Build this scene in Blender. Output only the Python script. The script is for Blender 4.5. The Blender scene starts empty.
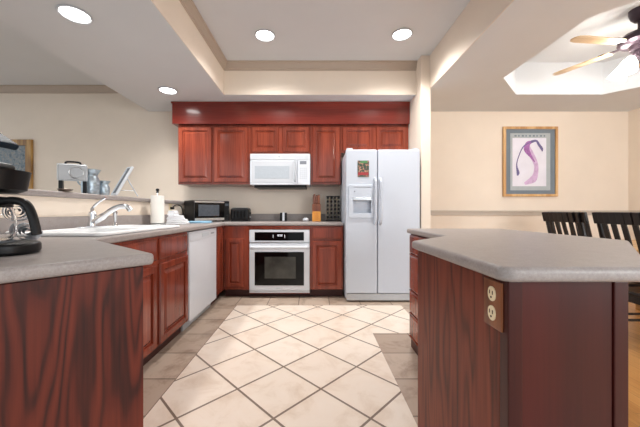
import bpy, bmesh, math, random
from mathutils import Vector, Matrix
random.seed(7)
S = bpy.context.scene
C = S.collection
PI = math.pi
F, PX, PY, EYE = 291.0, 314.0, 211.5, 1.07

# ------------------------------------------------------------------ camera, world, light, exposure
cd = bpy.data.cameras.new('camera')
cam = bpy.data.objects.new('camera', cd); C.objects.link(cam)
cam.location = (0, 0, EYE); cam.rotation_euler = (PI/2, 0, 0)
cd.sensor_width = 36; cd.lens = F/640*36
cd.shift_x = (320-PX)/640; cd.shift_y = (PY-213.5)/640
cd.clip_start = 0.05
S.camera = cam

w = bpy.data.worlds.new('daylight'); S.world = w; w.use_nodes = True
bg = w.node_tree.nodes['Background']
# daylight: bright sky above the horizon, dimmer ground below it
_t = w.node_tree.nodes.new('ShaderNodeTexCoord'); _s = w.node_tree.nodes.new('ShaderNodeSeparateXYZ')
_r = w.node_tree.nodes.new('ShaderNodeValToRGB')
_mr = w.node_tree.nodes.new('ShaderNodeMapRange'); _mr.inputs[1].default_value = -1; _mr.inputs[2].default_value = 1
w.node_tree.links.new(_t.outputs['Generated'], _s.inputs[0]); w.node_tree.links.new(_s.outputs['Z'], _mr.inputs[0]); w.node_tree.links.new(_mr.outputs[0], _r.inputs[0])
_e = _r.color_ramp.elements
_e[0].position = .42; _e[0].color = (.26, .28, .30, 1); _e[1].position = .56; _e[1].color = (.92, .97, 1.0, 1)
w.node_tree.links.new(_r.outputs[0], bg.inputs[0]); bg.inputs[1].default_value = 1.12

S.view_settings.view_transform = 'Standard'
S.view_settings.look = 'None'
S.view_settings.gamma = 1
S.view_settings.use_curve_mapping = False
S.view_settings.exposure = 0.52

# daylight through the dining room's big window, behind and right of the camera
_l = bpy.data.lights.new('dining_window_daylight', 'AREA'); _l.shape = 'RECTANGLE'; _l.size = 2.2; _l.size_y = 1.5; _l.energy = 62; _l.color = (.97, .98, 1)
_o = bpy.data.objects.new('dining_window_daylight', _l); C.objects.link(_o); _o.location = (3.3, -1.5, 1.55); _o.rotation_euler = (PI/2, 0, 0)
LAMP_W = 88      # each recessed ceiling lamp
FAN_W = 4.5       # each bulb of the fan

# ------------------------------------------------------------------ materials
def newmat(name):
    m = bpy.data.materials.new(name); m.use_nodes = True
    nt = m.node_tree
    return m, nt, nt.nodes['Principled BSDF']

def srgb(c):
    return tuple((x/255/12.92 if x/255 <= .04045 else ((x/255+.055)/1.055)**2.4) for x in c) + (1,)

def N(nt, typ, **kw):
    n = nt.nodes.new(typ)
    for k, v in kw.items(): setattr(n, k, v)
    return n

def ramp(nt, fac, stops):
    r = N(nt, 'ShaderNodeValToRGB')
    e = r.color_ramp.elements
    while len(e) < len(stops): e.new(0.5)
    for el, (p, c) in zip(e, stops): el.position = p; el.color = c
    nt.links.new(fac, r.inputs[0]); return r.outputs[0]

def mix(nt, fac, a, b, mode='MIX'):
    n = N(nt, 'ShaderNodeMix', data_type='RGBA', blend_type=mode)
    for sock, v in ((n.inputs[0], fac), (n.inputs[6], a), (n.inputs[7], b)):
        if hasattr(v, 'links') or hasattr(v, 'is_linked'): nt.links.new(v, sock)
        else: sock.default_value = v
    return n.outputs[2]

def coords(nt, scale=(1,1,1), rot=(0,0,0), loc=(0,0,0)):
    t = N(nt, 'ShaderNodeTexCoord'); mp = N(nt, 'ShaderNodeMapping')
    mp.inputs['Scale'].default_value = scale; mp.inputs['Rotation'].default_value = rot; mp.inputs['Location'].default_value = loc
    nt.links.new(t.outputs['Object'], mp.inputs[0]); return mp.outputs[0]

def noise(nt, vec, scale, detail=4, rough=.55, dist=0):
    n = N(nt, 'ShaderNodeTexNoise'); n.inputs['Scale'].default_value = scale
    n.inputs['Detail'].default_value = detail; n.inputs['Roughness'].default_value = rough
    n.inputs['Distortion'].default_value = dist
    nt.links.new(vec, n.inputs['Vector']); return n.outputs['Fac']

def bump(nt, b, h, strength, dist=.002):
    n = N(nt, 'ShaderNodeBump'); n.inputs['Strength'].default_value = strength; n.inputs['Distance'].default_value = dist
    nt.links.new(h, n.inputs['Height']); nt.links.new(n.outputs[0], b.inputs['Normal'])

def plain(name, c, rough=.5, metal=0, var=.05, vs=12, coat=0, bs=0, spec=.5):
    m, nt, b = newmat(name)
    lc = srgb(c); f = noise(nt, coords(nt), vs, 3)
    lo = tuple(x*(1-var) for x in lc[:3])+(1,); hi = tuple(min(1, x*(1+var)) for x in lc[:3])+(1,)
    nt.links.new(ramp(nt, f, [(.3, lo), (.7, hi)]), b.inputs['Base Color'])
    b.inputs['Roughness'].default_value = rough; b.inputs['Metallic'].default_value = metal
    b.inputs['Coat Weight'].default_value = coat; b.inputs['Coat Roughness'].default_value = .08
    b.inputs['Specular IOR Level'].default_value = spec
    if bs: bump(nt, b, noise(nt, coords(nt), vs*12, 3), bs)
    return m

def wood(name, dark, mid, light, rings=9, zs=.5, rough=.3, coat=.4, axis='z', fine=.35, hs=4, dk=.45):
    m, nt, b = newmat(name)
    inf = N(nt, 'ShaderNodeObjectInfo')
    mul = N(nt, 'ShaderNodeMath', operation='MULTIPLY'); mul.inputs[1].default_value = 40
    nt.links.new(inf.outputs['Random'], mul.inputs[0])
    sc = {'z': (hs, hs, zs), 'y': (hs, zs, hs), 'x': (zs, hs, hs)}[axis]
    v0 = coords(nt, sc)
    add = N(nt, 'ShaderNodeVectorMath', operation='ADD'); nt.links.new(v0, add.inputs[0]); nt.links.new(mul.outputs[0], add.inputs[1])
    n1 = noise(nt, add.outputs[0], 1.0, 2, .45)
    m1 = N(nt, 'ShaderNodeMath', operation='MULTIPLY'); m1.inputs[1].default_value = rings*6.28
    nt.links.new(n1, m1.inputs[0])
    sn = N(nt, 'ShaderNodeMath', operation='SINE'); nt.links.new(m1.outputs[0], sn.inputs[0])
    mr = N(nt, 'ShaderNodeMapRange'); mr.inputs[1].default_value = -1; mr.inputs[2].default_value = 1
    nt.links.new(sn.outputs[0], mr.inputs[0])
    sc2 = {'z': (90, 90, 3), 'y': (90, 3, 90), 'x': (3, 90, 90)}[axis]
    n2 = noise(nt, coords(nt, sc2), 1.0, 3)
    col = ramp(nt, mr.outputs[0], [(.0, srgb(dark)), (dk, srgb(mid)), (1, srgb(light))])
    col2 = ramp(nt, n2, [(.3, srgb(dark)), (.65, srgb(light))])
    nt.links.new(mix(nt, fine, col, col2), b.inputs['Base Color'])
    b.inputs['Roughness'].default_value = rough; b.inputs['Coat Weight'].default_value = coat
    b.inputs['Specular IOR Level'].default_value = .35
    b.inputs['Coat Roughness'].default_value = .12
    return m

def tilemat(name, size, rot, loc, c1, c2, grout, offset=0.0, mortar=.006, w=None, cloud=(228,216,204)):
    m, nt, b = newmat(name)
    br = N(nt, 'ShaderNodeTexBrick'); br.offset = offset; br.squash = 1
    br.inputs['Scale'].default_value = 1; br.inputs['Mortar Size'].default_value = mortar
    br.inputs['Mortar Smooth'].default_value = .1; br.inputs['Bias'].default_value = 0
    br.inputs['Brick Width'].default_value = w or size; br.inputs['Row Height'].default_value = size
    v = coords(nt, (1,1,1), (0,0,rot), loc); nt.links.new(v, br.inputs['Vector'])
    br.inputs['Color1'].default_value = srgb(c1); br.inputs['Color2'].default_value = srgb(c2)
    br.inputs['Mortar'].default_value = srgb(grout)
    cl = noise(nt, coords(nt), 5, 6, .65, .6)
    cr = ramp(nt, cl, [(.28, srgb(cloud)), (.5, srgb((252,249,246))), (.7, (1,1,1,1))])
    nt.links.new(mix(nt, .75, br.outputs['Color'], cr, 'MULTIPLY'), b.inputs['Base Color'])
    b.inputs['Roughness'].default_value = .38
    inv = N(nt, 'ShaderNodeMath', operation='SUBTRACT'); inv.inputs[0].default_value = 1
    nt.links.new(br.outputs['Fac'], inv.inputs[1]); bump(nt, b, inv.outputs[0], .5, .003)
    return m

M = {}
M['wall'] = plain('cream_wall_paint', (238,225,209), .75, var=.02, vs=3, bs=.05)
M['ceiling'] = plain('white_ceiling_paint', (219,222,225), .85, var=.012, vs=3, bs=.08)
M['trim'] = plain('taupe_trim_paint', (196,184,170), .5, var=.02)
M['crown'] = plain('taupe_crown_paint', (188,172,156), .5, var=.02)
M['cherry'] = wood('cherry_cabinet_wood', (98,38,24), (128,52,34), (150,68,45), rings=3, zs=.3, rough=.26, coat=.4, fine=.5)
M['valance'] = wood('cherry_valance_wood', (100,30,22), (122,38,28), (140,50,36), rings=2, zs=.3, rough=.25, coat=.6, axis='x')
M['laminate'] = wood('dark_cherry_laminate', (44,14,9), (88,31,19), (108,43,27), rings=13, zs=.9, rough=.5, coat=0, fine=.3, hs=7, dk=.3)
M['laminate_brown'] = wood('brown_cherry_laminate', (66,24,15), (108,46,29), (128,60,40), rings=9, zs=.7, rough=.5, coat=0, fine=.4, hs=7, dk=.3)
M['panel_red'] = wood('dark_red_panel', (54,13,10), (66,17,13), (76,22,17), rings=2, zs=.3, rough=.42, coat=.05, fine=.3)
M['toe'] = plain('dark_toe_kick', (62,22,18), .5)
M['interior'] = plain('cabinet_interior', (190,150,110), .6)
def counter_mat():
    m, nt, b = newmat('speckled_taupe_laminate')
    a = noise(nt, coords(nt), 160, 4, .7); c = noise(nt, coords(nt, (1,1,1)), 22, 5, .6)
    c1 = ramp(nt, a, [(.3, srgb((138,130,127))), (.5, srgb((158,150,147))), (.72, srgb((180,173,170)))])
    c2 = ramp(nt, c, [(.3, srgb((146,138,135))), (.7, srgb((168,161,158)))])
    nt.links.new(mix(nt, .45, c1, c2), b.inputs['Base Color'])
    b.inputs['Roughness'].default_value = .38; b.inputs['Specular IOR Level'].default_value = .35
    return m
M['counter'] = counter_mat()
M['white'] = plain('white_enamel', (214,218,225), .3, var=.01, coat=.1)
M['fridge_white'] = plain('white_textured_enamel', (196,203,214), .38, var=.012, vs=120, bs=.06)
M['white_plastic'] = plain('white_plastic', (202,206,212), .4, var=.01)
M['grey_plastic'] = plain('light_grey_plastic', (190,196,202), .4, var=.04, vs=60)
M['grille'] = plain('grey_grille', (196,198,200), .45)
M['black'] = plain('black_plastic', (13,13,15), .4, var=.1, spec=.3)
M['black_glass'] = plain('black_glass', (6,6,8), .08, var=.05, spec=.25)
M['oven_glass'] = plain('smoky_oven_glass', (70,70,66), .12, var=.3, vs=6, spec=.3)
M['mw_glass'] = plain('grey_mesh_window', (178,186,194), .3, var=.08, vs=120)
M['mw_dark_glass'] = plain('dark_microwave_window', (74,80,88), .15, var=.15, vs=40)
M['steel'] = plain('brushed_steel', (196,198,200), .28, 1, var=.06, vs=40)
M['chrome'] = plain('chrome', (225,228,232), .08, 1, var=.01)
M['galvanised'] = plain('galvanised_tin', (168,182,192), .34, .75, var=.22, vs=30)
M['sink'] = plain('white_sink_enamel', (244,245,246), .45, var=.005, spec=.2)
M['display'] = plain('grey_display_marks', (120,125,135), .4)
M['oak_frame'] = wood('honey_oak_frame', (190,140,88), (214,168,112), (228,188,136), rings=4, rough=.4, coat=.2)
M['mat_blue'] = plain('blue_grey_mat_board', (120,132,142), .8, var=.04)
M['mat_pale'] = plain('pale_grey_mat_board', (176,184,188), .8, var=.04)
M['paper'] = plain('print_paper', (232,231,242), .7, var=.04, vs=6)
M['violet'] = plain('violet_ink', (164,108,172), .7, var=.3, vs=20)
M['lilac'] = plain('lilac_ink', (208,178,214), .7, var=.15, vs=20)
M['indigo'] = plain('slate_ink', (112,104,150), .7, var=.2, vs=20)
M['gold'] = wood('worn_gold_frame', (120,82,40), (160,118,62), (196,156,92), rings=8, rough=.4, coat=.2)
M['dark_chair'] = wood('espresso_chair_wood', (14,10,11), (22,16,16), (30,22,22), rings=4, rough=.35, coat=.15)
M['table_oak'] = wood('oak_table_wood', (176,130,78), (204,160,104), (222,182,126), rings=6, axis='y', rough=.4, coat=.2)
M['blade'] = wood('maple_fan_blade', (196,164,124), (216,188,150), (230,206,172), rings=5, axis='x', rough=.35, coat=.3)
M['bronze'] = plain('dark_bronze', (62,50,58), .35, .6, var=.1)
M['outlet_wood'] = wood('walnut_cover_plate', (96,50,26), (128,72,38), (146,88,50), rings=4, rough=.35, coat=.3)
M['cream_plastic'] = plain('cream_plastic', (238,222,186), .4)
M['slot'] = plain('dark_slot', (60,46,34), .6)
M['towel'] = plain('white_terry_cloth', (236,238,242), .95, var=.03, vs=30, bs=.4)
M['blue_cloth'] = plain('pale_blue_cloth', (140,182,208), .9, var=.06, vs=30, bs=.3)
M['paper_towel'] = plain('paper_towel', (244,242,236), .9, var=.015, vs=60, bs=.2)
M['block_light'] = wood('honey_knife_block', (206,128,40), (226,150,52), (236,168,76), rings=4, rough=.4)
M['block_dark'] = wood('walnut_knife_block', (92,44,26), (116,60,36), (136,78,48), rings=4, rough=.4)
M['slate'] = plain('slate_grey_board', (92,98,104), .7, var=.1)
M['jar_contents'] = plain('dried_herbs_in_jar', (196,190,172), .3, var=.4, vs=60, coat=.4)
M['lid_blue'] = plain('blue_black_gloss', (24,38,50), .5, var=.1, spec=.15)
M['brown_dish'] = plain('tarnished_dish', (120,108,98), .3, .7, var=.15)
M['case_silver'] = plain('pale_silver_case', (186,188,190), .4, .1, var=.05)

def glassmat(name, c=(1,1,1,1), rough=.02):
    m, nt, b = newmat(name)
    b.inputs['Base Color'].default_value = c; b.inputs['Roughness'].default_value = rough
    b.inputs['Transmission Weight'].default_value = 1; b.inputs['IOR'].default_value = 1.2
    return m
M['glass'] = glassmat('clear_glass')
def emit(name, c, s):
    m, nt, b = newmat(name)
    b.inputs['Base Color'].default_value = (1,1,1,1)
    b.inputs['Emission Color'].default_value = c; b.inputs['Emission Strength'].default_value = s
    return m
M['lens'] = emit('lit_lamp_lens', (1,.98,.95,1), 9)
M['shade'] = emit('lit_glass_shade', (1,.96,.9,1), 4)
M['digits'] = emit('oven_clock_digits', (.75,.8,.95,1), .45)

def painting_mat():
    m, nt, b = newmat('blue_grey_painting')
    f = noise(nt, coords(nt), 22, 6, .7, 1.0)
    nt.links.new(ramp(nt, f, [(.3, srgb((60,72,84))), (.45, srgb((108,124,136))), (.58, srgb((150,150,146))), (.72, srgb((86,84,78)))]), b.inputs['Base Color'])
    b.inputs['Roughness'].default_value = .5; return m
M['painting'] = painting_mat()
def card_mat():
    m, nt, b = newmat('printed_photo_card')
    f = noise(nt, coords(nt), 38, 2, .6, .5)
    r = ramp(nt, f, [(.3, srgb((40,40,46))), (.42, srgb((52,84,58))), (.52, srgb((60,48,50))), (.6, srgb((196,150,120))), (.7, srgb((120,40,48)))])
    nt.links.new(r, b.inputs['Base Color']); b.inputs['Roughness'].default_value = .3; return m
M['card'] = card_mat()
M['card_red'] = plain('red_card_band', (156,44,48), .4, var=.3, vs=90)
M['card_green'] = plain('green_card_band', (78,130,76), .4, var=.3, vs=90)

A45 = PI/4
# a diagonal tile corner stands at (0.042, 1.755); mapping rotates then offsets
def diag_loc(px, py, s):
    x = px*math.cos(A45)-py*math.sin(A45); y = px*math.sin(A45)+py*math.cos(A45)
    return (-(x % s), -(y % s), 0)
TS = .3555
M['tile_diag'] = tilemat('cream_diagonal_tiles', TS, A45, diag_loc(.042, 1.755, TS), (238,224,210), (243,232,220), (134,116,102), mortar=.007)
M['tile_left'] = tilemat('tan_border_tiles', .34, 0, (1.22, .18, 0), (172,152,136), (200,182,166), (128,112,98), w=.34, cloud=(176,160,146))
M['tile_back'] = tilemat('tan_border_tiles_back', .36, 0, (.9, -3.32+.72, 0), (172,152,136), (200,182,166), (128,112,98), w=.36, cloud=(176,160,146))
def plank_mat():
    m, nt, b = newmat('oak_plank_floor')
    br = N(nt, 'ShaderNodeTexBrick'); br.offset = .4
    br.inputs['Scale'].default_value = 1; br.inputs['Mortar Size'].default_value = .0015
    br.inputs['Brick Width'].default_value = 1.1; br.inputs['Row Height'].default_value = .085
    nt.links.new(coords(nt, (1,1,1), (0,0,PI/2)), br.inputs['Vector'])
    br.inputs['Color1'].default_value = srgb((206,150,88)); br.inputs['Color2'].default_value = srgb((186,128,70))
    br.inputs['Mortar'].default_value = srgb((120,76,40))
    g = noise(nt, coords(nt, (60,3,1)), 1, 4)
    nt.links.new(mix(nt, .35, br.outputs['Color'], ramp(nt, g, [(.3, srgb((170,116,64))), (.7, srgb((226,176,112)))])), b.inputs['Base Color'])
    b.inputs['Roughness'].default_value = .3; return m
M['planks'] = plank_mat()

# ------------------------------------------------------------------ mesh helpers
def B(): return bmesh.new()

def bx(bm, a, b, bev=0, seg=2):
    (x0,y0,z0),(x1,y1,z1) = a, b
    x0,x1 = sorted((x0,x1)); y0,y1 = sorted((y0,y1)); z0,z1 = sorted((z0,z1))
    t = bmesh.new()
    vs = [t.verts.new(p) for p in ((x0,y0,z0),(x1,y0,z0),(x1,y1,z0),(x0,y1,z0),(x0,y0,z1),(x1,y0,z1),(x1,y1,z1),(x0,y1,z1))]
    for f in ((0,3,2,1),(4,5,6,7),(0,1,5,4),(1,2,6,5),(2,3,7,6),(3,0,4,7)): t.faces.new([vs[i] for i in f])
    if bev:
        bev = min(bev, .49*min(x1-x0, y1-y0, z1-z0))
        bmesh.ops.bevel(t, geom=t.edges[:], offset=bev, segments=seg, profile=.5, affect='EDGES')
    merge(bm, t); return bm

def merge(bm, t, mat=None):
    if mat is not None: bmesh.ops.transform(t, matrix=mat, verts=t.verts)
    me = bpy.data.meshes.new('tmp'); t.to_mesh(me); t.free(); bm.from_mesh(me); bpy.data.meshes.remove(me)

def obx(bm, c, size, rot, bev=0):
    """box centred at c, rotated by matrix rot"""
    t = bmesh.new(); hx,hy,hz = (s/2 for s in size)
    bx(t, (-hx,-hy,-hz), (hx,hy,hz), bev)
    merge(bm, t, Matrix.Translation(c) @ rot.to_4x4()); return bm

def lathe(bm, prof, c=(0,0,0), seg=28, mat=None, caps=True):
    """prof: list of (r, z); spins about z"""
    t = bmesh.new(); rings = []
    for r, z in prof:
        if r < 1e-6: rings.append([t.verts.new((0,0,z))])
        else: rings.append([t.verts.new((r*math.cos(2*PI*k/seg), r*math.sin(2*PI*k/seg), z)) for k in range(seg)])
    for a, b in zip(rings, rings[1:]):
        for k in range(seg):
            k2 = (k+1) % seg
            if len(a) == 1 and len(b) == 1: continue
            if len(a) == 1: t.faces.new((a[0], b[k], b[k2]))
            elif len(b) == 1: t.faces.new((a[k], a[k2], b[0]))
            else: t.faces.new((a[k], a[k2], b[k2], b[k]))
    if caps:
        if len(rings[0]) > 1: t.faces.new(rings[0][::-1])
        if len(rings[-1]) > 1: t.faces.new(rings[-1])
    bmesh.ops.recalc_face_normals(t, faces=t.faces)
    merge(bm, t, Matrix.Translation(c) @ (mat.to_4x4() if mat else Matrix.Identity(4))); return bm

def tube(bm, pts, r, seg=12, cap=True):
    pts = [Vector(p) for p in pts]; t = bmesh.new(); rings = []
    rr = r if isinstance(r, (list, tuple)) else [r]*len(pts)
    up = Vector((0,0,1)); prev = None
    for i, p in enumerate(pts):
        d = (pts[min(i+1, len(pts)-1)] - pts[max(i-1, 0)]).normalized()
        if prev is None:
            a = d.cross(up)
            if a.length < 1e-3: a = d.cross(Vector((1,0,0)))
        else: a = prev - d*prev.dot(d)
        a.normalize(); prev = a; b = d.cross(a)
        rings.append([t.verts.new(p + a*rr[i]*math.cos(2*PI*k/seg) + b*rr[i]*math.sin(2*PI*k/seg)) for k in range(seg)])
    for a, b in zip(rings, rings[1:]):
        for k in range(seg): t.faces.new((a[k], a[(k+1)%seg], b[(k+1)%seg], b[k]))
    if cap: t.faces.new(rings[0][::-1]); t.faces.new(rings[-1])
    bmesh.ops.recalc_face_normals(t, faces=t.faces)
    merge(bm, t); return bm

def smooth_path(pts, n=6):
    """Catmull-Rom through pts"""
    P = [Vector(p) for p in pts]; P = [2*P[0]-P[1]] + P + [2*P[-1]-P[-2]]; out = []
    for i in range(1, len(P)-2):
        for k in range(n):
            t = k/n; a,b,c,d = P[i-1],P[i],P[i+1],P[i+2]
            out.append(.5*((2*b)+(c-a)*t+(2*a-5*b+4*c-d)*t*t+(3*b-a-3*c+d)*t**3))
    out.append(P[-2]); return out

def prism(bm, outer, z0, z1, holes=(), bev=0, seg=3, mat=None):
    """extrude a polygon (with holes) from z0 to z1, rounding the outer rim edges"""
    t = bmesh.new(); es = []; rim = []
    for loop in [outer]+list(holes):
        vs = [t.verts.new((x,y,z1)) for x,y in loop]
        for i in range(len(vs)):
            es.append(t.edges.new((vs[i], vs[(i+1)%len(vs)])))
    if holes: bmesh.ops.triangle_fill(t, edges=es, use_beauty=True)
    else: t.faces.new([e.verts[0] for e in es])
    for f in t.faces:
        if f.normal.z < 0: f.normal_flip()
    r = bmesh.ops.extrude_face_region(t, geom=t.faces[:])
    for v in [g for g in r['geom'] if isinstance(g, bmesh.types.BMVert)]: v.co.z = z0
    bmesh.ops.recalc_face_normals(t, faces=t.faces)
    if bev:
        n_out = len(outer); po = set((round(x,5),round(y,5)) for x,y in outer)
        ed = [e for e in t.edges if all((round(v.co.x,5),round(v.co.y,5)) in po for v in e.verts) and len(e.link_faces) == 2
              and e.calc_face_angle(0) > .5 and abs(e.verts[0].co.z-e.verts[1].co.z) < 1e-5]
        bmesh.ops.bevel(t, geom=ed, offset=bev, segments=seg, profile=.5, affect='EDGES')
    merge(bm, t, mat); return bm

def rrect(x0, y0, x1, y1, r, n=5):
    out = []
    for cx, cy, a in ((x1-r,y0+r,-PI/2),(x1-r,y1-r,0),(x0+r,y1-r,PI/2),(x0+r,y0+r,PI)):
        for k in range(n+1): out.append((cx+r*math.cos(a+PI/2*k/n), cy+r*math.sin(a+PI/2*k/n)))
    return out

def fillet(poly, i, r, n=6):
    """replace corner i of a polygon by an arc"""
    P = [Vector((x,y)) for x,y in poly]; p = P[i]; a = (P[i-1]-p).normalized(); b = (P[(i+1)%len(P)]-p).normalized()
    ang = a.angle(b); d = r/math.tan(ang/2); c = p + (a+b).normalized()*(r/math.sin(ang/2))
    s = p+a*d-c; e = p+b*d-c; out = []
    a0 = math.atan2(s.y, s.x); a1 = math.atan2(e.y, e.x); da = (a1-a0+PI) % (2*PI) - PI
    for k in range(n+1): out.append((c.x+r*math.cos(a0+da*k/n), c.y+r*math.sin(a0+da*k/n)))
    return list(poly[:i]) + out + list(poly[i+1:])

def loops_panel(bm, w, h, loops, mat):
    """stack of rectangles (inset, y): a profiled slab in x-z, outward is -y"""
    t = bmesh.new(); rings = []
    for ins, y in loops:
        rings.append([t.verts.new(p) for p in ((ins,-y,ins),(w-ins,-y,ins),(w-ins,-y,h-ins),(ins,-y,h-ins))])
    for a, b in zip(rings, rings[1:]):
        for k in range(4): t.faces.new((a[k], a[(k+1)%4], b[(k+1)%4], b[k]))
    t.faces.new(rings[-1]); t.faces.new(rings[0][::-1])
    bmesh.ops.recalc_face_normals(t, faces=t.faces)
    merge(bm, t, mat); return bm

def face_matrix(o, facing):
    """x-z panel placed at o; facing 'front' looks to -Y, 'right' looks to +X, 'left' looks to -X"""
    rz = {'front': 0, 'right': PI/2, 'left': -PI/2}[facing]
    return Matrix.Translation(o) @ Matrix.Rotation(rz, 4, 'Z')

RAISED = [(0,0),(0,.012),(.007,.021),(.048,.021),(.052,.018),(.055,.006),(.064,.005),(.086,.017),(.088,.020),(.091,.020)]
SLAB = [(0,0),(0,.012),(.004,.016),(.014,.018),(.018,.020)]
PLAINF = [(0,0),(0,.015),(.004,.019)]
def front(w, h, o, facing, loops=RAISED):
    k = min(1, min(w,h)/.26)
    return loops_panel(B(), w, h, [(i*k if i > .02 else i, y) for i, y in loops], face_matrix(o, facing))

# ------------------------------------------------------------------ object helpers
def root_of(o):
    while o.parent: o = o.parent
    return o

def obj(name, bm, mat, parent=None, local=False, smooth=True):
    me = bpy.data.meshes.new(name)
    if parent and not local:
        r = root_of(parent)
        inv = (Matrix.Translation(r.location) @ r.rotation_euler.to_matrix().to_4x4()).inverted()
        bmesh.ops.transform(bm, matrix=inv, verts=bm.verts)
    off = Vector((0,0,0))
    if parent is None and not local:
        xs = [v.co for v in bm.verts]
        off = Vector(((min(v.x for v in xs)+max(v.x for v in xs))/2, (min(v.y for v in xs)+max(v.y for v in xs))/2, min(v.z for v in xs)))
        bmesh.ops.translate(bm, vec=-off, verts=bm.verts)
    bm.to_mesh(me); bm.free()
    me.materials.append(M[mat] if isinstance(mat, str) else mat)
    if smooth:
        for p in me.polygons: p.use_smooth = True
        me.set_sharp_from_angle(angle=.6)
    o = bpy.data.objects.new(name, me); C.objects.link(o)
    if smooth:
        wn = o.modifiers.new('weighted_normal', 'WEIGHTED_NORMAL'); wn.keep_sharp = True; wn.weight = 60
    o.location = off
    if parent: o.parent = parent
    return o

def tag(o, label, cat, group=None):
    o['label'] = label; o['category'] = cat
    if group: o['group'] = group
    return o

def thing(name, label, cat, loc=(0,0,0), rz=0, group=None):
    o = bpy.data.objects.new(name, None); C.objects.link(o)
    o.empty_display_size = .1
    o.location = loc; o.rotation_euler = (0,0,rz)
    return tag(o, label, cat, group)

def struct(name, bm, mat):
    # structure keeps world coordinates as object coordinates
    o = obj(name, bm, mat, local=True); o['kind'] = 'structure'; return o

def dup(root, loc, rz, label, group=None):
    r = root.copy(); C.objects.link(r); r.location = loc; r.rotation_euler = (0,0,rz); r['label'] = label
    if group: r['group'] = group
    for ch in list(root.children):
        c = ch.copy(); C.objects.link(c); c.parent = r
        for g in list(ch.children):
            d = g.copy(); C.objects.link(d); d.parent = c
    return r

def at(px, py, Y):
    return Vector(((px-PX)*Y/F, Y, EYE-(py-PY)*Y/F))

# ------------------------------------------------------------------ structure
WY, ZS, ZC = 4.25, 2.53, 2.93         # back wall, soffit underside, ceiling
WX, RX = -1.74, 4.59                  # half wall face, dining wall face
TL, TB, BR = -1.13, 3.646, 1.385      # tray edges: left, back, right bulkhead
LEFTX, REAR = -6.2, -1.6

def quad(bm, x0, y0, x1, y1, z, t=.06):
    return bx(bm, (x0,y0,z-t), (x1,y1,z))
struct('floor', quad(quad(B(), -.88, REAR, .517, 3.32, 0), .517, 2.56, .992, 3.32, 0), 'tile_diag')
struct('floor_border', quad(quad(quad(B(), LEFTX, REAR, -.88, 3.32, 0), .517, REAR, 1.33, 2.56, 0), .992, 2.56, 1.33, 3.32, 0), 'tile_left')
struct('floor_border_back', quad(B(), LEFTX, 3.32, 1.33, WY+.1, 0), 'tile_back')
struct('floor_dining', quad(B(), 1.33, REAR, RX+.1, WY+.1, 0), 'planks')
struct('wall_back', bx(B(), (LEFTX, WY, 0), (RX+.1, WY+.1, ZC)), 'wall')
struct('wall_right', bx(B(), (RX, REAR, 0), (RX+.1, WY, ZC)), 'wall')
struct('wall_wing', bx(B(), (1.275, 3.465, 0), (1.39, WY, ZC), .004), 'wall')
struct('wall_left', bx(B(), (WX-.12, .1, 0), (WX, WY, 1.166)), 'wall')
struct('ceiling', bx(B(), (LEFTX, REAR, ZC), (RX+.1, WY+.1, ZC+.1)), 'ceiling')
struct('ceiling_living', bx(B(), (LEFTX, REAR, 2.895), (-2.411, WY, ZC-.001)), 'ceiling')
struct('ceiling_soffit_left', bx(B(), (-2.41, REAR, ZS), (TL, WY, ZC)), 'ceiling')
struct('ceiling_soffit_back', bx(B(), (TL, TB, ZS), (1.275, WY, ZC)), 'ceiling')
oct_ = [(2.07,2.19),(2.07,3.18),(2.52,3.63),(3.6,3.63),(4.05,3.18),(4.05,2.19),(3.6,1.74),(2.52,1.74)]
struct('ceiling_dining', prism(B(), [(BR,REAR),(RX,REAR),(RX,WY),(1.39,WY),(BR,3.465)], ZS, ZC, [oct_]), 'ceiling')
# painted cream faces of the tray recess
struct('wall_tray_left', bx(B(), (TL, REAR, ZS+.002), (TL+.006, TB, ZC)), 'wall')
struct('wall_tray_back', bx(B(), (TL, TB-.006, ZS+.002), (1.275, TB, ZC)), 'wall')
struct('wall_tray_right', bx(B(), (BR-.006, REAR, ZS+.002), (BR, 3.46, ZC)), 'wall')

def crown(bm, p0, p1, out, h=.10, d=.055):
    """crown moulding from p0 to p1 under the ceiling, projecting along out"""
    p0, p1, out = Vector(p0), Vector(p1), Vector(out)
    prof = [(0,-h),(.010,-h),(.012,-h+.016),(.02,-h+.022),(.028,-h+.05),(d-.014,-.022),(d-.004,-.018),(d,-.012),(d,0),(0,0)]
    t = bmesh.new()
    dirn = (p1-p0).normalized()
    a = [t.verts.new(p0+out*x+Vector((0,0,z))+dirn*(x if 0 else 0)) for x,z in prof]
    b = [t.verts.new(p1+out*x+Vector((0,0,z))) for x,z in prof]
    n = len(prof)
    for k in range(n): t.faces.new((a[k], a[(k+1)%n], b[(k+1)%n], b[k]))
    t.faces.new(a[::-1]); t.faces.new(b)
    bmesh.ops.recalc_face_normals(t, faces=t.faces); merge(bm, t); return bm
struct('trim_1', crown(B(), (TL+.006, REAR, ZC), (TL+.006, TB-.006, ZC), (1,0,0)), 'crown')
struct('trim_2', crown(B(), (TL+.006, TB-.006, ZC), (1.275, TB-.006, ZC), (0,-1,0)), 'crown')
struct('trim_3', crown(B(), (LEFTX, WY, 2.895), (-2.41, WY, 2.895), (0,-1,0)), 'crown')
def rail(bm, a, b):
    bx(bm, a, b, .006)
    return bm
r_ = B(); bx(r_, (1.39,WY-.018,1.015), (RX,WY,1.085), .006); bx(r_, (1.39,WY-.03,1.062), (RX,WY,1.085), .006); bx(r_, (RX-.018,REAR,1.015), (RX,WY,1.085), .006)
struct('trim_4', r_, 'trim')
struct('trim_5', bx(B(), (WX-.20, .08, 1.166), (WX+.03, WY, 1.207), .012, 3), 'counter')      # ledge on the half wall
r_ = B(); bx(r_, (1.39,WY-.015,0), (RX,WY,.1), .004); bx(r_, (RX-.015,REAR,0), (RX,WY,.1), .004)
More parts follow.
